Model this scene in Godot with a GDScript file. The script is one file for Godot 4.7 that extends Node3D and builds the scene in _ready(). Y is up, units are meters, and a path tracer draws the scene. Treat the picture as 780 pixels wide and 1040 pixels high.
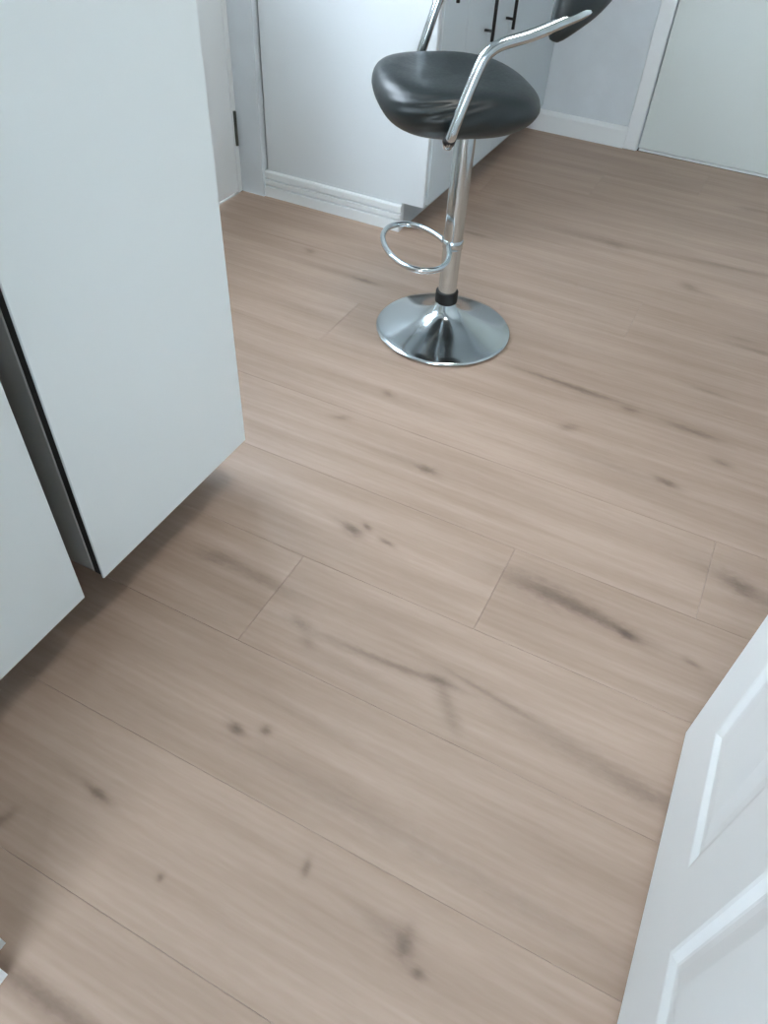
extends Node3D
# A kitchen seen from its doorway: chrome bar stool on a wide-plank oak floor, white tall
# cupboards on the left, white base units behind, an open panelled door on the right.

const EYE := Vector3(0, 1.2, 0)
const ROW0 := -0.141          # one seam between plank rows
const ROWP := 0.2435          # plank width
const PLANK := 1.95           # plank length, a fifth of it is the stagger
const STOOL := Vector3(-0.6755, 0, -1.846)

var M := {}
var used := {}

# ------------------------------------------------------------------ helpers
func mat(color: Color, rough := 0.5, metal := 0.0, spec := 0.5) -> StandardMaterial3D:
	var m := StandardMaterial3D.new()
	m.albedo_color = color
	m.roughness = rough
	m.metallic = metal
	m.metallic_specular = spec
	return m

func numbered(called: String) -> String:
	if not used.has(called):
		used[called] = 0
		return called
	used[called] += 1
	return "%s_%03d" % [called, used[called]]

func begin(smooth := false) -> SurfaceTool:
	var st := SurfaceTool.new()
	st.begin(Mesh.PRIMITIVE_TRIANGLES)
	st.set_smooth_group(0 if smooth else -1)
	return st

func tri(st: SurfaceTool, a: Vector3, b: Vector3, c: Vector3, o: Vector3) -> void:
	if (b - a).cross(c - a).dot(o) > 0.0:
		var t := b
		b = c
		c = t
	st.add_vertex(a)
	st.add_vertex(b)
	st.add_vertex(c)

func quad(st: SurfaceTool, a: Vector3, b: Vector3, c: Vector3, d: Vector3, o: Vector3) -> void:
	tri(st, a, b, c, o)
	tri(st, a, c, d, o)

# box from corner p to corner q with chamfered edges
func add_box(st: SurfaceTool, p: Vector3, q: Vector3, bev := 0.002) -> void:
	var lo := p.min(q)
	var hi := p.max(q)
	var mid := (lo + hi) * 0.5
	var half := (hi - lo) * 0.5
	var b: float = minf(bev, minf(half.x, minf(half.y, half.z)) * 0.45)
	for ax in 3:
		var u := (ax + 1) % 3
		var v := (ax + 2) % 3
		for s in [-1.0, 1.0]:
			var o := Vector3.ZERO
			o[ax] = s
			var f := []
			for k in [[-1, -1], [1, -1], [1, 1], [-1, 1]]:
				var w := Vector3.ZERO
				w[ax] = s * half[ax]
				w[u] = k[0] * (half[u] - b)
				w[v] = k[1] * (half[v] - b)
				f.append(mid + w)
			quad(st, f[0], f[1], f[2], f[3], o)
	if b <= 0.0:
		return
	for ax in 3:
		var u := (ax + 1) % 3
		var v := (ax + 2) % 3
		for s in [-1.0, 1.0]:
			for t in [-1.0, 1.0]:
				var e := []
				for k in [[-1, 0], [1, 0], [1, 1], [-1, 1]]:
					var w := Vector3.ZERO
					w[ax] = k[0] * (half[ax] - b)
					w[u] = s * (half[u] - (b if k[1] == 0 else 0.0))
					w[v] = t * (half[v] - (0.0 if k[1] == 0 else b))
					e.append(mid + w)
				var o := Vector3.ZERO
				o[u] = s
				o[v] = t
				quad(st, e[0], e[1], e[2], e[3], o)
	for sx in [-1.0, 1.0]:
		for sy in [-1.0, 1.0]:
			for sz in [-1.0, 1.0]:
				var s := Vector3(sx, sy, sz)
				tri(st, mid + s * (half - Vector3(0, b, b)), mid + s * (half - Vector3(b, 0, b)), mid + s * (half - Vector3(b, b, 0)), s)

# round bar along a path; radius may vary through rads
func add_tube(st: SurfaceTool, pts: Array, r: float, seg := 16, closed := false) -> void:
	var n := pts.size()
	var rings := []
	var side := Vector3.ZERO
	for i in n:
		var a: Vector3 = pts[(i - 1 + n) % n] if (closed or i > 0) else pts[i]
		var b: Vector3 = pts[(i + 1) % n] if (closed or i < n - 1) else pts[i]
		var t := (b - a).normalized()
		if side == Vector3.ZERO:
			side = t.cross(Vector3.UP if absf(t.y) < 0.9 else Vector3.RIGHT).normalized()
		side = (side - t * side.dot(t)).normalized()
		var up := t.cross(side)
		var ring := []
		for k in seg:
			var an := TAU * k / seg
			ring.append(pts[i] + (side * cos(an) + up * sin(an)) * r)
		rings.append(ring)
	var last := n if closed else n - 1
	for i in last:
		var j := (i + 1) % n
		for k in seg:
			var k2 := (k + 1) % seg
			var o: Vector3 = (rings[i][k] + rings[i][k2]) * 0.5 - pts[i]
			quad(st, rings[i][k], rings[i][k2], rings[j][k2], rings[j][k], o)
	if not closed:
		for e in [0, n - 1]:
			var o: Vector3 = pts[e] - pts[1 if e == 0 else n - 2]
			for k in seg:
				tri(st, pts[e], rings[e][k], rings[e][(k + 1) % seg], o)

# smooth path through control points
func curve(ctrl: Array, steps := 6, closed := false) -> Array:
	var out := []
	var n := ctrl.size()
	var last := n if closed else n - 1
	for i in last:
		var p0: Vector3 = ctrl[(i - 1 + n) % n] if (closed or i > 0) else ctrl[0]
		var p1: Vector3 = ctrl[i]
		var p2: Vector3 = ctrl[(i + 1) % n]
		var p3: Vector3 = ctrl[(i + 2) % n] if (closed or i < n - 2) else ctrl[n - 1]
		for k in steps:
			out.append(p1.cubic_interpolate(p2, p0, p3, float(k) / steps))
	if not closed:
		out.append(ctrl[n - 1])
	return out

# lathe round the y axis, profile of (radius, height)
func add_lathe(st: SurfaceTool, prof: Array, seg := 64, at := Vector3.ZERO) -> void:
	for i in prof.size() - 1:
		var p: Vector2 = prof[i]
		var q: Vector2 = prof[i + 1]
		var d := q - p
		for k in seg:
			var a := TAU * k / seg
			var b := TAU * (k + 1) / seg
			var ca := Vector3(cos(a), 0, sin(a))
			var cb := Vector3(cos(b), 0, sin(b))
			var o := (ca + cb) * (-d.y) * -1.0 + Vector3.UP * (-d.x * 2.0)
			var v0 := at + ca * p.x + Vector3.UP * p.y
			var v1 := at + cb * p.x + Vector3.UP * p.y
			var v2 := at + cb * q.x + Vector3.UP * q.y
			var v3 := at + ca * q.x + Vector3.UP * q.y
			if p.x > 1e-5:
				tri(st, v0, v1, v2 if q.x > 1e-5 else v3, o)
			if q.x > 1e-5:
				tri(st, v0, v2, v3, o)

# a closed outline in plan (x, z) pulled up from y0 to y1
func add_prism(st: SurfaceTool, poly: PackedVector2Array, y0: float, y1: float) -> void:
	var n := poly.size()
	var turn := 1.0 if not Geometry2D.is_polygon_clockwise(poly) else -1.0
	for i in n:
		var p := poly[i]
		var q := poly[(i + 1) % n]
		var o := Vector3((q.y - p.y), 0, -(q.x - p.x)) * turn
		quad(st, Vector3(p.x, y0, p.y), Vector3(q.x, y0, q.y), Vector3(q.x, y1, q.y), Vector3(p.x, y1, p.y), o)
	var t := Geometry2D.triangulate_polygon(poly)
	for i in range(0, t.size(), 3):
		for y in [y0, y1]:
			tri(st, Vector3(poly[t[i]].x, y, poly[t[i]].y), Vector3(poly[t[i + 1]].x, y, poly[t[i + 1]].y), Vector3(poly[t[i + 2]].x, y, poly[t[i + 2]].y), Vector3(0, 1 if y == y1 else -1, 0))

# a closed outline in (z, y) pulled along x
func add_moulding_x(st: SurfaceTool, poly: PackedVector2Array, x0: float, x1: float) -> void:
	var n := poly.size()
	var turn := 1.0 if not Geometry2D.is_polygon_clockwise(poly) else -1.0
	for i in n:
		var p := poly[i]
		var q := poly[(i + 1) % n]
		var o := Vector3(0, -(q.x - p.x), (q.y - p.y)) * turn
		quad(st, Vector3(x0, p.y, p.x), Vector3(x1, p.y, p.x), Vector3(x1, q.y, q.x), Vector3(x0, q.y, q.x), o)
	var t := Geometry2D.triangulate_polygon(poly)
	for i in range(0, t.size(), 3):
		for x in [x0, x1]:
			tri(st, Vector3(x, poly[t[i]].y, poly[t[i]].x), Vector3(x, poly[t[i + 1]].y, poly[t[i + 1]].x), Vector3(x, poly[t[i + 2]].y, poly[t[i + 2]].x), Vector3(1 if x == x1 else -1, 0, 0))

func obj(called: String, st: SurfaceTool, m: Material, parent: Node = self, normals := true) -> MeshInstance3D:
	if normals:
		st.generate_normals()
	var o := MeshInstance3D.new()
	o.mesh = st.commit()
	o.material_override = m
	o.name = numbered(called) if parent == self else called
	parent.add_child(o, true)
	return o

func box_obj(called: String, p: Vector3, q: Vector3, m: Material, parent: Node = self, bev := 0.002) -> MeshInstance3D:
	var st := begin()
	add_box(st, p, q, bev)
	return obj(called, st, m, parent)

func thing(called: String, label: String, category: String, at := Vector3.ZERO, group := "") -> Node3D:
	var o := Node3D.new()
	o.name = numbered(called)
	add_child(o)
	o.position = at
	o.set_meta("label", label)
	o.set_meta("category", category)
	if group:
		o.set_meta("group", group)
	return o

func setting(called: String, label: String) -> Node3D:
	var o := Node3D.new()
	o.name = called
	add_child(o)
	o.set_meta("kind", "structure")
	o.set_meta("label", label)
	return o

func struct(o: Node, label: String) -> Node:
	o.set_meta("kind", "structure")
	o.set_meta("label", label)
	return o

func boxes(called: String, list: Array, m: Material, label: String, bev := 0.0) -> void:
	var st := begin()
	for b in list:
		add_box(st, Vector3(b[0], b[1], b[2]), Vector3(b[3], b[4], b[5]), bev)
	struct(obj(called, st, m), label)

# ------------------------------------------------------------------ scene
func _ready() -> void:
	build_view()
	build_materials()
	build_room()
	build_floor()
	build_doors()
	build_tall_cupboards()
	build_base_units()
	build_stool()

func build_view() -> void:
	var cam := Camera3D.new()
	cam.name = "camera"
	add_child(cam)
	cam.fov = 69.2315
	cam.near = 0.02
	cam.transform = Transform3D(Basis(Vector3(0.890653, 0.047348, -0.452212), Vector3(-0.353289, 0.698145, -0.622721), Vector3(0.286224, 0.714389, 0.638532)).orthonormalized(), EYE)
	cam.current = true

	var env := Environment.new()
	env.tonemap_mode = Environment.TONE_MAPPER_LINEAR
	env.tonemap_exposure = 1.03
	env.background_mode = Environment.BG_SKY
	var sm := ProceduralSkyMaterial.new()          # bright overcast day
	sm.sky_top_color = Color(0.85, 0.91, 0.97)
	sm.sky_horizon_color = Color(0.91, 0.95, 0.985)
	sm.ground_horizon_color = Color(0.62, 0.64, 0.64)
	sm.ground_bottom_color = Color(0.45, 0.46, 0.46)
	env.background_energy_multiplier = 29.0
	var sky := Sky.new()
	sky.sky_material = sm
	env.sky = sky
	env.sdfgi_enabled = true
	env.ssao_enabled = true
	env.ssil_enabled = true
	var we := WorldEnvironment.new()
	we.name = "world_environment"
	we.environment = env
	add_child(we)
	ceiling_lamp(Vector3(-0.36, HC, -1.50), 0.60, 1.55)

func ceiling_lamp(at: Vector3, size: float, energy: float) -> void:
	var t := thing("ceiling_lamp", "white flush ceiling lamp in the middle of the kitchen", "lamp", at)
	var w := size * 0.5
	var st := begin()
	add_box(st, Vector3(-w - 0.02, -0.03, -w - 0.02), Vector3(w + 0.02, 0, w + 0.02), 0.004)
	obj("housing", st, mat(Color(0.9, 0.9, 0.9)), t)
	var gm := mat(Color(0.95, 0.95, 0.95), 0.4)
	gm.emission_enabled = true
	gm.emission = Color(1.0, 0.98, 0.95)
	gm.emission_energy_multiplier = 2.0
	st = begin()
	add_box(st, Vector3(-w, -0.040, -w), Vector3(w, -0.03, w), 0.003)
	obj("diffuser", st, gm, t)
	var l := AreaLight3D.new()
	l.name = "panel_light"
	l.area_size = Vector2(size, size)
	l.light_energy = energy
	l.light_color = Color(1.0, 0.985, 0.96)
	l.area_range = 12.0
	l.area_attenuation = 2.0
	l.shadow_enabled = true
	l.rotation_degrees = Vector3(-90, 0, 0)
	l.position = Vector3(0, -0.045, 0)
	t.add_child(l)


func noise_tex(freq: float, lo: float, hi: float, seed_: int, size := 256) -> NoiseTexture2D:
	var n := FastNoiseLite.new()
	n.seed = seed_
	n.frequency = freq
	n.fractal_octaves = 4
	var t := NoiseTexture2D.new()
	t.width = size
	t.height = size
	t.seamless = true
	t.noise = n
	var g := Gradient.new()
	g.set_color(0, Color(lo, lo, lo))
	g.set_color(1, Color(hi, hi, hi))
	t.color_ramp = g
	return t

func build_materials() -> void:
	M.wall = mat(Color(0.85, 0.88, 0.90), 0.75, 0.0, 0.3)
	M.wall.albedo_texture = noise_tex(0.02, 0.96, 1.0, 3)
	M.wall.uv1_triplanar = true
	M.wall.uv1_world_triplanar = true
	M.gloss = mat(Color(0.905, 0.94, 0.945), 0.42)             # satin white cupboard fronts
	M.unit = mat(Color(0.86, 0.885, 0.897), 0.5)                # white base units
	M.front = mat(Color(0.80, 0.84, 0.86), 0.5)
	M.paint = mat(Color(0.90, 0.92, 0.925), 0.38)             # painted woodwork
	M.leaf = mat(Color(0.82, 0.85, 0.84), 0.5)
	M.seal = mat(Color(0.17, 0.17, 0.165), 0.6)
	M.body_grey = mat(Color(0.66, 0.66, 0.64), 0.6)
	M.kick = mat(Color(0.72, 0.74, 0.75), 0.6)
	M.black_metal = mat(Color(0.06, 0.06, 0.065), 0.4)
	M.hinge = mat(Color(0.33, 0.35, 0.33), 0.35, 0.7)
	M.chrome = mat(Color(0.80, 0.83, 0.84), 0.13, 1.0)
	M.rubber = mat(Color(0.045, 0.048, 0.05), 0.55)
	M.leather = mat(Color(0.095, 0.13, 0.135), 0.46)
	M.leather.roughness_texture = noise_tex(0.08, 0.8, 1.0, 8)
	M.leather.uv1_triplanar = true
	M.leather.uv1_scale = Vector3(4, 4, 4)
	M.worktop = mat(Color(0.45, 0.43, 0.41), 0.4)
	M.slab = mat(Color(0.62, 0.61, 0.59), 0.9)
	M.slab.albedo_texture = noise_tex(0.03, 0.85, 1.0, 21)
	M.slab.uv1_triplanar = true
	M.glass = mat(Color(0.9, 0.95, 0.95, 0.06), 0.02)
	M.glass.transparency = BaseMaterial3D.TRANSPARENCY_ALPHA

const XL := -1.735   # left wall
const XR := 0.58     # right wall
const ZB := -3.675   # back wall
const ZF := -0.05    # wall with the doorway
const ZH := 1.45     # end of the hall
const HC := 2.45     # ceiling

func build_room() -> void:
	boxes("ceiling", [[XL - 0.15, HC, ZB - 0.15, XR + 0.15, HC + 0.15, ZH + 0.15]], M.wall, "white ceiling")
	# left wall: solid behind the cupboards, glazed double door, short return by the units
	boxes("wall_left", [
		[XL - 0.15, 0, -1.04, -1.425, HC, ZF], [XL - 0.15, 0, ZF, XL, HC, ZH],
		[XL - 0.15, 2.06, -2.345, XL, HC, -1.04],
		[XL - 0.15, 0, ZB, XL, HC, -2.345],
		[XL, 0, -2.457, -1.6385, HC, -2.345]], M.wall, "white left wall with a short return beside the base units")
	boxes("wall_back", [
		[XL, 0, ZB - 0.15, -0.52, HC, ZB], [0.25, 0, ZB - 0.15, XR, HC, ZB], [-0.52, 2.0, ZB - 0.15, 0.25, HC, ZB], [-0.52, 0, ZB - 0.15, 0.25, 2.0, ZB - 0.10]], M.wall, "white back wall behind the stool")
	boxes("wall_right", [[XR, 0, ZB - 0.15, XR + 0.15, HC, ZH + 0.15]], M.wall, "white right wall")
	boxes("wall_front", [
		[-1.425, 0, ZF, -0.60, HC, 0.07], [0.32, 0, ZF, XR, HC, 0.07], [-0.60, 2.03, ZF, 0.32, HC, 0.07]], M.wall, "white wall around the doorway")
	# hall behind the viewer: its window lights the kitchen through the doorway
	var hx0 := -0.75
	var hx1 := 0.45
	var hy0 := 0.45
	var hy1 := 1.42
	boxes("wall_hall", [[XL - 0.15, 0, ZH, hx0, HC, ZH + 0.15], [hx1, 0, ZH, XR, HC, ZH + 0.15], [hx0, 0, ZH, hx1, hy0, ZH + 0.15], [hx0, hy1, ZH, hx1, HC, ZH + 0.15]], M.wall, "white hall wall behind the doorway")
	var w := setting("window_1", "wide white framed window in the hall behind the doorway")
	var f := begin()
	var hm := (hx0 + hx1) * 0.5
	for b in [[hx0, hy0, hx0 + 0.05, hy1], [hx1 - 0.05, hy0, hx1, hy1], [hx0 + 0.05, hy0, hx1 - 0.05, hy0 + 0.05], [hx0 + 0.05, hy1 - 0.05, hx1 - 0.05, hy1], [hm - 0.03, hy0 + 0.05, hm + 0.03, hy1 - 0.05]]:
		add_box(f, Vector3(b[0], b[1], ZH + 0.05), Vector3(b[2], b[3], ZH + 0.10), 0.003)
	obj("window_frame", f, M.paint, w)
	box_obj("glass_pane", Vector3(hx0 + 0.05, hy0 + 0.05, ZH + 0.072), Vector3(hm - 0.03, hy1 - 0.05, ZH + 0.078), M.glass, w, 0.0)
	box_obj("glass_pane", Vector3(hm + 0.03, hy0 + 0.05, ZH + 0.072), Vector3(hx1 - 0.05, hy1 - 0.05, ZH + 0.078), M.glass, w, 0.0)
	boxes("ground_outside", [[-9.0, -0.2, -9.0, XL - 0.15, -0.06, 5.0]], M.slab, "pale concrete terrace outside the glazed door")
	# skirting of the back wall
	var st := begin()
	add_moulding_x(st, PackedVector2Array([Vector2(ZB, 0), Vector2(ZB + 0.016, 0), Vector2(ZB + 0.016, 0.072), Vector2(ZB + 0.012, 0.08), Vector2(ZB + 0.007, 0.086), Vector2(ZB, 0.088)]), -1.07, -0.582)
	struct(obj("baseboard_back", st, M.paint), "white skirting board along the back wall")
	st = begin()
	add_moulding_x(st, PackedVector2Array([Vector2(ZB, 0), Vector2(ZB + 0.016, 0), Vector2(ZB + 0.016, 0.072), Vector2(ZB + 0.012, 0.08), Vector2(ZB + 0.007, 0.086), Vector2(ZB, 0.088)]), 0.315, XR)
	struct(obj("baseboard_right", st, M.paint), "white skirting board right of the far door")

# ------------------------------------------------------------------ floor
func fold(a: float, n: float) -> float:
	return a - floor(a / n) * n

func hash01(a: int, b: int) -> float:
	return fold(sin(a * 127.1 + b * 311.7) * 43758.5453, 1.0)

const TX0 := -1.9
const TZ0 := -3.8
const TW := 2.9
const TH := 3.9
const PW := 1280
const PH := 1720

func stretched(w: int, h: int, sx: int, freq: float, seed_: int, oct := 3) -> PackedByteArray:
	var n := FastNoiseLite.new()
	n.seed = seed_
	n.noise_type = FastNoiseLite.TYPE_SIMPLEX_SMOOTH
	n.frequency = freq
	n.fractal_octaves = oct
	var im := n.get_image(maxi(8, w / sx), h, false, false, false)
	im.convert(Image.FORMAT_L8)
	im.resize(w, h, Image.INTERPOLATE_CUBIC)
	return im.get_data()

func wood_texture() -> ImageTexture:
	var w2 := PW + 256
	var h2 := PH + 64
	var band := stretched(w2, h2, 14, 0.030, 11, 3)     # broad darker and lighter bands
	var vein := stretched(w2, h2, 26, 0.16, 12, 2)      # grain lines
	var pore := stretched(w2, h2, 9, 0.45, 13, 1)       # fine pores
	var blot := stretched(w2, h2, 3, 0.008, 14, 2)
	var light := [0.690, 0.602, 0.538]
	var dark := [0.565, 0.478, 0.412]
	var data := PackedByteArray()
	data.resize(PW * PH * 3)
	for j in PH:
		var z := TZ0 + (j + 0.5) / PH * TH
		var row := floori((ROW0 - z) / ROWP)
		var off := joint_of(row)
		for i in PW:
			var x := TX0 + (i + 0.5) / PW * TW
			var col := floori((x - off) / PLANK)
			var hh := (row * 7919 + col * 104729) & 0xffff
			var ox := (hh * 37) & 255
			var oz := (hh * 11) & 63
			var at := (j + oz) * w2 + i + ox
			var v: float = 0.34 + (band[at] - 128) * 0.0026 + (vein[at] - 128) * 0.0014 + (pore[at] - 128) * 0.0006 + (blot[at] - 128) * 0.0012 + ((hh % 97) / 97.0 - 0.5) * 0.10
			v = clampf(v, 0.0, 1.0)
			var k := (j * PW + i) * 3
			data[k] = int((light[0] + (dark[0] - light[0]) * v) * 255.0)
			data[k + 1] = int((light[1] + (dark[1] - light[1]) * v) * 255.0)
			data[k + 2] = int((light[2] + (dark[2] - light[2]) * v) * 255.0)
	# knots and dark streaks of the boards: x, z, half length, half width, depth, slope (dz per dx)
	var marks := [
		[-0.517, -0.989, 0.022, 0.011, 0.42, 0.15], [-0.492, -1.013, 0.010, 0.007, 0.36, 0.4], [-0.433, -0.993, 0.016, 0.005, 0.34, 0.15], [-0.56, -1.0, 0.05, 0.006, 0.08, 0.1],
		[-0.456, -1.250, 0.022, 0.009, 0.34, 0.05], [-0.50, -1.255, 0.09, 0.012, 0.10, 0.0],
		[-0.730, -1.322, 0.018, 0.009, 0.20, -0.3], [-0.672, -1.473, 0.016, 0.010, 0.22, 0.3], [-0.60, -1.46, 0.12, 0.02, 0.07, 0.05],
		[-0.203, -1.583, 0.020, 0.014, 0.20, -0.4], [0.07, -1.500, 0.024, 0.010, 0.36, 0.1], [-0.06, -1.49, 0.12, 0.014, 0.10, 0.02],
		[-0.28, -1.765, 0.16, 0.009, 0.24, 0.03], [-0.21, -1.757, 0.07, 0.010, 0.16, 0.05], [-0.079, -1.742, 0.020, 0.010, 0.24, 0.0],
		[0.09, -1.734, 0.06, 0.010, 0.30, 0.05], [0.178, -1.644, 0.022, 0.010, 0.24, 0.1], [0.097, -1.938, 0.045, 0.006, 0.20, 0.05],
		[-0.067, -2.521, 0.026, 0.020, 0.20, 0.2], [-0.02, -2.50, 0.05, 0.008, 0.12, 0.1],
		[-0.46, -2.695, 0.20, 0.016, 0.16, -0.03], [-0.363, -2.685, 0.035, 0.022, 0.14, 0.2], [0.05, -2.74, 0.22, 0.014, 0.15, -0.1],
		[-0.822, -2.802, 0.05, 0.03, 0.10, 0.0], [-0.840, -2.490, 0.06, 0.012, 0.22, 0.0], [0.076, -3.303, 0.05, 0.012, 0.16, 0.0], [0.02, -3.29, 0.03, 0.02, 0.10, 0.0],
		[0.193, -2.228, 0.09, 0.012, 0.20, 0.0], [0.143, -2.272, 0.04, 0.008, 0.14, 0.0], [-0.38, -2.33, 0.16, 0.012, 0.10, 0.0],
		[-1.265, -2.059, 0.018, 0.012, 0.22, 0.2], [-1.013, -1.978, 0.04, 0.010, 0.26, 0.0], [-1.15, -1.98, 0.14, 0.010, 0.08, 0.0], [-1.081, -1.723, 0.12, 0.012, 0.10, 0.0],
		[0.095, -1.007, 0.022, 0.008, 0.40, 0.2], [0.02, -1.020, 0.10, 0.013, 0.30, 0.10], [-0.09, -1.035, 0.09, 0.026, 0.22, 0.03],
		[0.224, -1.002, 0.016, 0.007, 0.24, 0.2], [0.279, -1.249, 0.026, 0.016, 0.26, 0.2], [0.24, -1.262, 0.05, 0.02, 0.18, 0.1], [0.34, -1.235, 0.06, 0.02, 0.18, 0.1],
		[-0.466, -0.474, 0.014, 0.008, 0.44, 0.1], [-0.419, -0.495, 0.009, 0.008, 0.36, 0.0], [-0.36, -0.55, 0.12, 0.01, 0.06, 0.05],
		[-0.40, -0.715, 0.16, 0.009, 0.14, -0.02], [-0.487, -0.721, 0.018, 0.009, 0.20, 0.1], [-0.450, -0.689, 0.016, 0.011, 0.14, 0.3],
		[-0.25, -0.725, 0.10, 0.006, 0.24, -0.08], [-0.192, -0.735, 0.022, 0.007, 0.28, 0.0], [-0.172, -0.708, 0.020, 0.012, 0.16, 0.7], [-0.142, -0.672, 0.020, 0.014, 0.15, 0.6], [-0.10, -0.750, 0.10, 0.005, 0.18, 0.12], [0.05, -0.72, 0.13, 0.018, 0.13, 0.12], [0.20, -0.70, 0.06, 0.012, 0.20, 0.05],
		[-0.061, -0.309, 0.014, 0.018, 0.34, 0.3], [-0.10, -0.315, 0.04, 0.010, 0.12, 0.1], [-0.027, -0.284, 0.010, 0.006, 0.36, 0.0],
		[-0.594, -0.273, 0.020, 0.006, 0.38, 0.1], [-0.62, -0.278, 0.05, 0.006, 0.10, 0.1], [-0.239, -0.333, 0.006, 0.011, 0.30, 0.6], [-0.426, -0.219, 0.005, 0.005, 0.34, 0.0], [-0.698, -0.173, 0.010, 0.015, 0.28, -0.8],
		[-0.728, -0.779, 0.04, 0.016, 0.18, -0.2], [-0.62, -0.775, 0.10, 0.012, 0.18, 0.05], [-0.359, -0.669, 0.10, 0.016, 0.07, 0.0],
		[-0.46, -0.024, 0.13, 0.010, 0.26, 0.0], [-0.2, -0.45, 0.25, 0.02, 0.05, 0.03], [0.0, -0.44, 0.3, 0.012, 0.07, 0.02]]
	var rn := FastNoiseLite.new()
	rn.seed = 5
	rn.frequency = 0.09
	for mk in marks:
		var reach: float = 2.6 * maxf(mk[2], mk[3])
		var i0 := maxi(0, int((mk[0] - reach - TX0) / TW * PW))
		var i1 := mini(PW - 1, int((mk[0] + reach - TX0) / TW * PW))
		var tall: float = 2.6 * mk[3] + absf(mk[5]) * mk[2] * 2.2
		var j0 := maxi(0, int((mk[1] - tall - TZ0) / TH * PH))
		var j1 := mini(PH - 1, int((mk[1] + tall - TZ0) / TH * PH))
		for j in range(j0, j1 + 1):
			for i in range(i0, i1 + 1):
				var dx: float = TX0 + (i + 0.5) / PW * TW - mk[0]
				var dz: float = TZ0 + (j + 0.5) / PH * TH - mk[1] - mk[5] * dx
				dz += rn.get_noise_2d(i * 0.8, j * 1.6) * mk[3] * 0.5
				var e: float = (dx / mk[2]) * (dx / mk[2]) + (dz / mk[3]) * (dz / mk[3])
				if e > 6.0:
					continue
				var a: float = 0.78 * mk[4] * exp(-e * 0.8) * (1.0 + 0.2 * rn.get_noise_2d(i * 2.0, j * 5.0))
				var k := (j * PW + i) * 3
				data[k] = int(data[k] * (1.0 - a * 0.92))
				data[k + 1] = int(data[k + 1] * (1.0 - a * 0.97))
				data[k + 2] = int(data[k + 2] * (1.0 - a))
	return ImageTexture.create_from_image(Image.create_from_data(PW, PH, false, Image.FORMAT_RGB8, data))

func joint_of(row: int) -> float:
	# x of one end joint in a row; each row steps on by a fifth of a plank
	return -0.57 + 0.39 * (row - 2)

func build_floor() -> void:
	var fl := setting("floor", "pale greige oak plank floor with knots")
	M.wood = mat(Color(1, 1, 1), 0.46, 0.0, 0.45)
	M.wood.albedo_texture = wood_texture()
	M.wood.texture_repeat = true
	var under := mat(Color(0.16, 0.12, 0.10), 0.9)
	box_obj("subfloor", Vector3(XL - 0.15, -0.20, ZB - 0.15), Vector3(XR + 0.15, -0.012, ZH + 0.15), under, fl, 0.0)
	var gap := 0.0002
	var r0 := floori((ROW0 - ZH) / ROWP)
	var r1 := floori((ROW0 - ZB) / ROWP)
	for row in range(r0, r1 + 1):
		var za: float = maxf(ROW0 - (row + 1) * ROWP, ZB) + gap
		var zb: float = minf(ROW0 - row * ROWP, ZH) - gap
		if zb - za < 0.01:
			continue
		var off := fold(joint_of(row) - XL, PLANK) + XL
		var xs := [XL]
		while off < XR - 0.02:
			if off > XL + 0.02:
				xs.append(off)
			off += PLANK
		xs.append(XR)
		for n in xs.size() - 1:
			plank(fl, xs[n] + gap, xs[n + 1] - gap, za, zb, 0.0005 if row < 5 else 0.0002)

func plank(fl: Node, xa: float, xb: float, za: float, zb: float, b: float) -> void:
	var st := begin()
	var lo := -0.012
	var t := [Vector3(xa + b, 0, za + b), Vector3(xb - b, 0, za + b), Vector3(xb - b, 0, zb - b), Vector3(xa + b, 0, zb - b)]
	var m := [Vector3(xa, -b, za), Vector3(xb, -b, za), Vector3(xb, -b, zb), Vector3(xa, -b, zb)]
	var mid := Vector3((xa + xb) * 0.5, -0.3, (za + zb) * 0.5)
	uquad(st, t[0], t[1], t[2], t[3], Vector3.UP)
	for k in 4:
		var k2 := (k + 1) % 4
		var o: Vector3 = (m[k] + m[k2]) * 0.5 - mid
		uquad(st, t[k], t[k2], m[k2], m[k], o)
		uquad(st, m[k], m[k2], Vector3(m[k2].x, lo, m[k2].z), Vector3(m[k].x, lo, m[k].z), Vector3(o.x, 0, o.z))
	obj("plank", st, M.wood, fl)

func uquad(st: SurfaceTool, a: Vector3, b: Vector3, c: Vector3, d: Vector3, o: Vector3) -> void:
	for t in [[a, b, c], [a, c, d]]:
		var p: Array = t
		if (p[1] - p[0]).cross(p[2] - p[0]).dot(o) > 0.0:
			p = [t[0], t[2], t[1]]
		for v in p:
			st.set_uv(Vector2((v.x - TX0) / TW, (v.z - TZ0) / TH))
			st.add_vertex(v)

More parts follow.
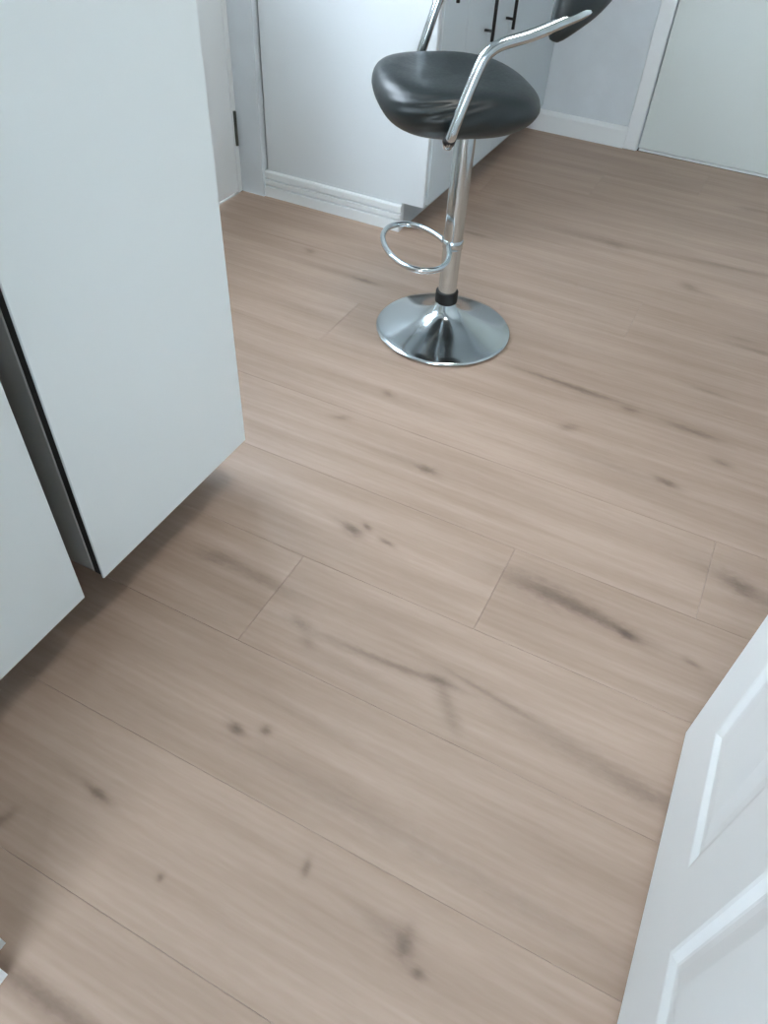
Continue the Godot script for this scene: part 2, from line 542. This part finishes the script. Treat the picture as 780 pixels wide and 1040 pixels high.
# ------------------------------------------------------------------ doors
func glazed_leaf(called: String, z0: float, z1: float, hinge_z: float, first: float, label: String) -> void:
	# leaf in the plane of the left wall between z0 < z1
	var d := setting(called, label)
	var x0 := XL - 0.045
	var x1 := XL - 0.002
	var sw := 0.11
	box_obj("stile", Vector3(x0, 0.008, z0), Vector3(x1, 2.03, z0 + first), M.paint, d, 0.0)
	box_obj("stile", Vector3(x0, 0.008, z1 - sw), Vector3(x1, 2.03, z1), M.paint, d, 0.0)
	box_obj("lower_panel", Vector3(x0, 0.008, z0 + first), Vector3(x1, 1.00, z1 - sw), M.paint, d, 0.0)
	box_obj("top_rail", Vector3(x0, 1.93, z0 + first), Vector3(x1, 2.03, z1 - sw), M.paint, d, 0.003)
	box_obj("glass_pane", Vector3(XL - 0.027, 1.00, z0 + first), Vector3(XL - 0.021, 1.93, z1 - sw), M.glass, d, 0.0)
	for y in [0.228, 1.02, 1.80]:
		var st := begin(true)
		var a := []
		for k in 9:
			a.append(Vector3(XL + 0.0035, y - 0.058 + 0.0145 * k, hinge_z))
		add_tube(st, a, 0.0055, 12)
		obj("hinge", st, M.hinge, d)

func build_doors() -> void:
	# glazed double door in the left wall; only its frame edge and a hinge are in view
	glazed_leaf("door_1", -2.318, -1.722, -2.330, 0.17, "white half glazed door leaf beside the base units, steel hinge at its edge")
	glazed_leaf("door_4", -1.710, -1.075, -1.068, 0.11, "white half glazed door leaf next to the tall cupboards")
	boxes("trim_1", [[XL - 0.10, 0, -2.345, XL - 0.001, 2.06, -2.322], [XL - 0.10, 0, -1.071, XL - 0.001, 2.06, -1.04], [XL - 0.10, 2.034, -2.322, XL - 0.001, 2.06, -1.071]], M.paint, "white frame of the glazed double door", 0.002)
	boxes("trim_5", [[XL - 0.16, -0.06, -2.345, XL - 0.001, -0.004, -1.04]], M.slab, "stone sill under the glazed double door", 0.002)

	# flush door in the back wall
	var d := setting("door_2", "plain white flush door in the back wall")
	box_obj("leaf", Vector3(-0.517, 0.010, ZB - 0.050), Vector3(0.247, 1.992, ZB - 0.006), M.leaf, d, 0.003)
	box_obj("threshold", Vector3(-0.513, 0, ZB - 0.09), Vector3(0.243, 0.008, ZB - 0.002), M.paint, d, 0.002)
	var hs := begin(true)
	add_tube(hs, [Vector3(0.19, 1.0, ZB - 0.01), Vector3(0.19, 1.0, ZB + 0.04)], 0.009, 12)
	add_tube(hs, curve([Vector3(0.19, 1.0, ZB + 0.045), Vector3(0.15, 1.0, ZB + 0.048), Vector3(0.07, 1.0, ZB + 0.045)]), 0.009, 12)
	obj("lever_handle", hs, M.hinge, d)
	boxes("trim_2", [
		[-0.582, 0, ZB, -0.5215, 2.05, ZB + 0.014], [0.2515, 0, ZB, 0.312, 2.05, ZB + 0.014], [-0.5215, 1.999, ZB, 0.2515, 2.05, ZB + 0.014]], M.paint, "white architrave around the flush back door", 0.003)

	# the doorway the picture is taken from: rebated frame
	var st := begin()
	var left := PackedVector2Array([Vector2(-0.60, -0.0485), Vector2(-0.561, -0.0485), Vector2(-0.561, -0.038), Vector2(-0.590, -0.036), Vector2(-0.590, -0.0215), Vector2(-0.529, -0.0215), Vector2(-0.529, -0.006), Vector2(-0.570, -0.004), Vector2(-0.570, 0.07), Vector2(-0.60, 0.07)])
	add_prism(st, left, 0.0, 2.0)
	struct(obj("trim_3", st, M.paint), "white rebated door frame post by the left edge")
	boxes("trim_4", [[0.286, 0, ZF - 0.002, 0.319, 2.0, 0.068], [-0.599, 2.001, ZF + 0.002, 0.319, 2.029, 0.068]], M.paint, "white frame post and head of the doorway", 0.002)
	panelled_door()

func panelled_door() -> void:
	var d := setting("door_3", "white panelled door standing open at the right edge")
	var xf := 0.2395            # face towards the room
	var xb := 0.2795
	var zf := -0.842            # free edge
	var zh := -0.062            # hinge edge
	var y0 := 0.008
	var y1 := 1.985
	var za := -0.724            # edges of the two panel columns
	var zb := -0.504
	var zc := -0.398
	var zd := -0.180
	var rows := [[0.205, 0.86], [1.06, 1.50], [1.60, 1.86]]
	box_obj("stile", Vector3(xf, y0, zf), Vector3(xb, y1, za), M.paint, d, 0.0)
	box_obj("stile", Vector3(xf, y0, zd), Vector3(xb, y1, zh), M.paint, d, 0.0)
	box_obj("centre_stile", Vector3(xf, y0, zb), Vector3(xb, y1, zc), M.paint, d, 0.0)
	for col in [[za, zb], [zc, zd]]:
		var from := y0
		for r in rows:
			box_obj("rail", Vector3(xf, from, col[0]), Vector3(xb, r[0], col[1]), M.paint, d, 0.0)
			moulded_panel(d, xf, xb, r[0], r[1], col[0], col[1])
			from = r[1]
		box_obj("rail", Vector3(xf, from, col[0]), Vector3(xb, y1, col[1]), M.paint, d, 0.0)
	for y in [0.25, 1.0, 1.75]:
		var st := begin(true)
		add_tube(st, [Vector3(xb + 0.003, y - 0.045, zh + 0.005), Vector3(xb + 0.003, y + 0.045, zh + 0.005)], 0.005, 12)
		obj("hinge", st, M.hinge, d)

# sunk panel: ovolo slope down, narrow flat, slope up to a raised field; both faces of the leaf
func moulded_panel(d: Node, xf: float, xb: float, y0: float, y1: float, z0: float, z1: float) -> void:
	var st := begin()
	for face in [[xf, 1.0], [xb, -1.0]]:
		var steps := [[0.0, 0.0], [0.005, 0.0012], [0.016, 0.0058], [0.020, 0.0064], [0.030, 0.0060], [0.055, 0.0030]]
		var rings := []
		for s in steps:
			var x: float = face[0] + face[1] * s[1]
			rings.append([Vector3(x, y0 + s[0], z0 + s[0]), Vector3(x, y0 + s[0], z1 - s[0]), Vector3(x, y1 - s[0], z1 - s[0]), Vector3(x, y1 - s[0], z0 + s[0])])
		var o := Vector3(-face[1], 0, 0)
		for n in rings.size() - 1:
			for k in 4:
				quad(st, rings[n][k], rings[n][(k + 1) % 4], rings[n + 1][(k + 1) % 4], rings[n + 1][k], o)
		var f: Array = rings[rings.size() - 1]
		quad(st, f[0], f[1], f[2], f[3], o)
	obj("panel", st, M.paint, d)

# ------------------------------------------------------------------ cupboards
func build_tall_cupboards() -> void:
	var spec := [
		[-1.032, -0.570, "tall white cupboard nearest the stool, door edge ending above the floor"],
		[-0.520, -0.058, "tall white cupboard nearest the camera, cut by the left edge"]]
	for s in spec:
		var t := thing("tall_cupboard", s[2], "cupboard", Vector3(-1.12, 0, (s[0] + s[1]) * 0.5), "tall white cupboards on the left")
		var h: float = (s[1] - s[0]) * 0.5
		var xd := 0.303              # door face at x = -0.817
		box_obj("carcass", Vector3(-0.29, 0.104, -h + 0.006), Vector3(xd - 0.024, 2.16, h - 0.002), M.body_grey, t, 0.002)
		box_obj("door_seal", Vector3(xd - 0.024, 0.102, -h + 0.004), Vector3(xd - 0.005, 2.158, h - 0.003), M.seal, t, 0.001)
		box_obj("door", Vector3(xd - 0.005, 0.100, -h), Vector3(xd, 2.16, h), M.gloss, t, 0.0012)
		box_obj("kick_board", Vector3(-0.28, 0, -h + 0.004), Vector3(xd - 0.26, 0.104, h - 0.004), M.kick, t, 0.002)

func build_base_units() -> void:
	var xf := -0.985
	var zs := [-2.390, -2.590, -2.797, -3.005, -3.672]
	# panel that closes the end of the run, with the grooved skirting fixed to it
	var e := thing("end_panel", "white end panel of the base units with grooved skirting board", "panel", Vector3(-1.31, 0, -2.38))
	var st := begin()
	add_box(st, Vector3(-0.322, 0.098, -0.009), Vector3(0.318, 0.868, 0.010), 0.002)
	add_box(st, Vector3(-0.322, 0, -0.009), Vector3(0.236, 0.098, 0.009), 0.0)
	obj("panel", st, M.unit, e)
	st = begin()
	var z := 0.010
	var f := 0.028
	add_moulding_x(st, PackedVector2Array([Vector2(z, 0), Vector2(f, 0), Vector2(f, 0.036), Vector2(f - 0.001, 0.037), Vector2(f - 0.011, 0.0375), Vector2(f - 0.011, 0.0435), Vector2(f - 0.003, 0.0455), Vector2(f - 0.003, 0.060), Vector2(f - 0.013, 0.0605), Vector2(f - 0.013, 0.0665), Vector2(f - 0.006, 0.0685), Vector2(f - 0.006, 0.087), Vector2(f - 0.009, 0.091), Vector2(z, 0.092)]), -0.328, 0.238)
	obj("skirting", st, M.paint, e)

	var names := ["white base unit next to the end panel, bar handle set high", "second white base unit from the end panel, lower bar handle", "third white base unit from the end panel, lower bar handle", "wide plain white base unit in the back corner"]
	var handles := [[-2.412, 0.700], [-2.757, 0.535], [-2.965, 0.535], []]
	for n in 4:
		var za: float = zs[n + 1]
		var zb: float = zs[n]
		var c := Vector3(-1.31, 0, (za + zb) * 0.5)
		var t := thing("base_unit", names[n], "cabinet", c, "white base units behind the stool")
		var h := (zb - za) * 0.5
		box_obj("carcass", Vector3(-0.322, 0.100, -h + 0.0005), Vector3(xf - 0.020 - c.x, 0.868, h - 0.0005), M.unit, t, 0.001)
		box_obj("kick_board", Vector3(0.218, 0, -h), Vector3(0.236, 0.100, h), M.kick, t, 0.0)
		var door := box_obj("door", Vector3(xf - 0.018 - c.x, 0.103, -h + 0.0015), Vector3(xf - c.x, 0.862, h - 0.0015), M.front, t, 0.0015)
		if handles[n].size() > 0:
			st = begin(true)
			var hz: float = handles[n][0] - c.z
			var hy: float = handles[n][1]
			add_tube(st, [Vector3(xf + 0.030 - c.x, hy, hz), Vector3(xf + 0.030 - c.x, hy + 0.19, hz)], 0.006, 12)
			for y in [hy + 0.03, hy + 0.16]:
				add_tube(st, [Vector3(xf - 0.002 - c.x, y, hz), Vector3(xf + 0.030 - c.x, y, hz)], 0.0045, 10)
			obj("bar_handle", st, M.black_metal, door)
	var w := thing("worktop", "grey brown kitchen worktop over the base units", "worktop", Vector3(-1.31, 0.869, -3.02))
	box_obj("slab", Vector3(-0.325, 0, -0.652), Vector3(0.34, 0.038, 0.655), M.worktop, w, 0.003)

# ------------------------------------------------------------------ stool
var SD := Vector3.ZERO    # towards the front of the seat
var SS := Vector3.ZERO    # towards its near side

func sp(d: float, s: float, h: float) -> Vector3:
	return SD * d + SS * s + Vector3.UP * h

func build_stool() -> void:
	var a := deg_to_rad(36.0)
	SD = Vector3(-cos(a), 0, sin(a))
	SS = Vector3(sin(a), 0, cos(a))
	var t := thing("bar_stool", "chrome bar stool with dark green-grey leather seat on round base", "stool", STOOL)
	# trumpet base
	var prof := [Vector2(0.0, 0.096), Vector2(0.026, 0.096), Vector2(0.030, 0.090), Vector2(0.034, 0.081), Vector2(0.042, 0.071), Vector2(0.055, 0.061), Vector2(0.073, 0.051), Vector2(0.095, 0.041), Vector2(0.120, 0.032), Vector2(0.148, 0.0235), Vector2(0.174, 0.0165), Vector2(0.192, 0.0118), Vector2(0.1985, 0.009), Vector2(0.2010, 0.0060), Vector2(0.2005, 0.0035), Vector2(0.197, 0.0025), Vector2(0.0, 0.0025)]
	var st := begin(true)
	add_lathe(st, prof, 96)
	obj("base", st, M.chrome, t)
	st = begin(true)
	add_lathe(st, [Vector2(0.0, 0.0026), Vector2(0.193, 0.0026), Vector2(0.194, 0.0), Vector2(0.0, 0.0)], 64)
	obj("rubber_ring", st, M.rubber, t)
	# column
	st = begin(true)
	add_lathe(st, [Vector2(0.0255, 0.128), Vector2(0.030, 0.128), Vector2(0.0318, 0.127), Vector2(0.0325, 0.125), Vector2(0.0325, 0.123), Vector2(0.0325, 0.097), Vector2(0.0325, 0.096), Vector2(0.0315, 0.094), Vector2(0.029, 0.092), Vector2(0.024, 0.092)], 40)
	obj("collar", st, M.rubber, t)
	st = begin(true)
	add_lathe(st, [Vector2(0.0255, 0.590), Vector2(0.0265, 0.589), Vector2(0.0265, 0.588), Vector2(0.0265, 0.122), Vector2(0.0265, 0.121), Vector2(0.0255, 0.120)], 48)
	obj("column", st, M.chrome, t)
	# footrest loop in front of the column
	st = begin(true)
	var fa := 0.12
	var loop := []
	for q in [[0.021, -0.022], [0.036, -0.070], [0.062, -0.115], [0.102, -0.141], [0.150, -0.130], [0.186, -0.078], [0.198, 0.0], [0.186, 0.078], [0.150, 0.130], [0.102, 0.141], [0.062, 0.115], [0.036, 0.070], [0.021, 0.022]]:
		var d: float = q[0] * cos(fa) - q[1] * sin(fa)
		var s: float = q[0] * sin(fa) + q[1] * cos(fa)
		loop.append(sp(d * 0.96, s * 0.97, 0.270))
	add_tube(st, curve(loop, 6), 0.0078, 14)
	var fr := obj("footrest", st, M.chrome, t)
	st = begin(true)
	add_lathe(st, [Vector2(0.0262, 0.283), Vector2(0.0282, 0.281), Vector2(0.0282, 0.259), Vector2(0.0262, 0.257)], 40)
	obj("clamp", st, M.chrome, fr)
	# bracket under the seat
	st = begin()
	add_box(st, Vector3(-0.075, 0.578, -0.075), Vector3(0.075, 0.596, 0.075), 0.004)
	var br := obj("seat_bracket", st, M.black_metal, t)
	br.rotation.y = -a
	build_seat(t)
	# arm tubes: out from under the seat, up its sides, back into the backrest
	for side in [1.0, -1.0]:
		var ctrl := []
		var w: float = 0.214 if side > 0 else -0.233
		for q in [[0.050, 0.02, 0.590], [0.075, 0.55, 0.586], [0.093, 0.88, 0.593], [0.094, 0.985, 0.614], [0.087, 1.0, 0.642], [0.064, 1.0, 0.7125], [0.046, 1.0, 0.762], [0.032, 1.0, 0.782], [0.006, 1.0, 0.797], [-0.053, 1.0, 0.8135], [-0.112, 1.0, 0.836], [-0.150, 1.0, 0.852], [-0.175, 0.95, 0.862]]:
			var lift := 0.0 if side > 0 else 0.022 * clampf((q[2] - 0.60) / 0.15, 0.0, 1.0)
			ctrl.append(sp(q[0] + (0.0 if side > 0 else -0.004), q[1] * w, q[2] + lift))
		st = begin(true)
		add_tube(st, curve(ctrl, 6), 0.0120, 16)
		obj("arm_tube", st, M.chrome, t)
		st = begin(true)
		add_tube(st, [sp(0.0945, w * 0.945, 0.604), sp(0.094, w * 0.98, 0.616)], 0.0145, 16)
		obj("grommet", st, M.rubber, t)
	build_backrest(t)

func build_seat(t: Node) -> void:
	var nn := 120
	var mm := 36
	var ad := 0.194
	var asd := 0.211
	var n := 2.7
	var noise := FastNoiseLite.new()
	noise.seed = 4
	noise.frequency = 9.0
	var grid := []
	for i in nn:
		var th := TAU * i / nn
		var ct := cos(th)
		var sn := sin(th)
		var r := pow(pow(absf(ct / ad), n) + pow(absf(sn / asd), n), -1.0 / n)
		var line := []
		for j in mm + 1:
			var ph := -PI / 2 + PI * j / mm
			var cr := pow(maxf(cos(ph), 0.0), 0.42 if ph > 0.0 else 0.28)
			var sr := signf(sin(ph)) * pow(absf(sin(ph)), 0.8)
			var rr := r * cr
			if ph < 0.0:
				rr *= 1.0 - 0.13 * -sin(ph)
			var d := rr * ct
			var s := rr * sn
			var f := d / ad
			var top := 0.696 + (-0.017 * f * f if f < 0.0 else 0.014 * f * f * f)
			var bot := 0.583 + (-0.006 * f if f > 0.0 else -0.004 * f)
			var h := (top + bot) * 0.5 + (top - bot) * 0.5 * sr
			if ph > 0.0:
				var rel := rr / r
				h -= 0.016 * pow(maxf(0.0, 1.0 - rel * rel * 1.25), 1.5)      # dished top
			# gathered folds of the leather where the near tube presses the side
			var near := exp(-pow((th - 1.22) / 0.42, 2.0)) * exp(-pow((ph - 0.30) / 0.42, 2.0))
			var push := 0.0042 * near * sin(ph * 20.0 - th * 15.0)
			push += 0.0012 * noise.get_noise_3d(d * 1.0, h, s)
			var out := sp(ct, sn, 0.0)
			line.append(sp(d + 0.037, s - 0.011, h) + out * push * cos(ph) + Vector3.UP * push * maxf(0.0, sin(ph)))
		grid.append(line)
	var st := begin(true)
	var mid := sp(0.037, -0.011, 0.63)
	for i in nn:
		var i2 := (i + 1) % nn
		for j in mm:
			var p: Vector3 = grid[i][j]
			var q: Vector3 = grid[i2][j]
			var r2: Vector3 = grid[i2][j + 1]
			var s2: Vector3 = grid[i][j + 1]
			var o: Vector3 = (p + r2) * 0.5 - mid
			if j > 0:
				tri(st, p, q, r2, o)
			if j < mm - 1:
				tri(st, p, r2, s2, o)
	st.index()
	obj("seat", st, M.leather, t)

func build_backrest(t: Node) -> void:
	# padded band that wraps round the back; its lower edge climbs towards the rear
	var path := []
	for q in [[-0.092, 0.200], [-0.140, 0.203], [-0.185, 0.194], [-0.225, 0.160], [-0.252, 0.110], [-0.266, 0.050], [-0.270, -0.011]]:
		path.append(Vector3(q[0], 0, q[1]))
	for k in range(5, -1, -1):
		var q: Vector3 = path[k]
		path.append(Vector3(q.x, 0, -0.022 - q.z))
	var c := curve(path, 6)
	var n := c.size()
	var rings := []
	for i in n:
		var p: Vector3 = c[i]
		var tg: Vector3 = (c[mini(i + 1, n - 1)] - c[maxi(i - 1, 0)]).normalized()
		var nor := Vector3(tg.z, 0, -tg.x)
		var u := float(i) / (n - 1)
		var fade := pow(clampf(minf(u, 1.0 - u) / 0.06, 0.0, 1.0), 0.5)     # rounded ends
		var low := 0.794 + 0.66 * clampf(-0.112 - p.x, 0.0, 0.2) + 0.018 * (1.0 - fade)
		var high := 0.946 + 0.66 * clampf(-0.112 - p.x, 0.0, 0.2) - 0.040 * (1.0 - fade)
		var cy := (low + high) * 0.5
		var hh := (high - low) * 0.5
		var th := 0.022 * (0.35 + 0.65 * fade)
		var ring := []
		for k in 24:
			var an := TAU * k / 24
			var cc := signf(cos(an)) * pow(absf(cos(an)), 0.7)
			var ss := signf(sin(an)) * pow(absf(sin(an)), 0.7)
			ring.append(sp(p.x + nor.x * th * cc - (hh * ss + 0.06) * 0.06, p.z + nor.z * th * cc, cy + hh * ss))
		rings.append(ring)
	var st := begin(true)
	for i in n - 1:
		var mid := Vector3.ZERO
		for v in rings[i]:
			mid += v / 24.0
		for k in 24:
			var k2 := (k + 1) % 24
			quad(st, rings[i][k], rings[i][k2], rings[i + 1][k2], rings[i + 1][k], (rings[i][k] + rings[i][k2]) * 0.5 - mid)
	for e in [0, n - 1]:
		var mid := Vector3.ZERO
		for v in rings[e]:
			mid += v / 24.0
		var o: Vector3 = rings[e][0] - rings[1 if e == 0 else n - 2][0]
		for k in 24:
			tri(st, mid, rings[e][k], rings[e][(k + 1) % 24], o)
	obj("backrest", st, M.leather, t)
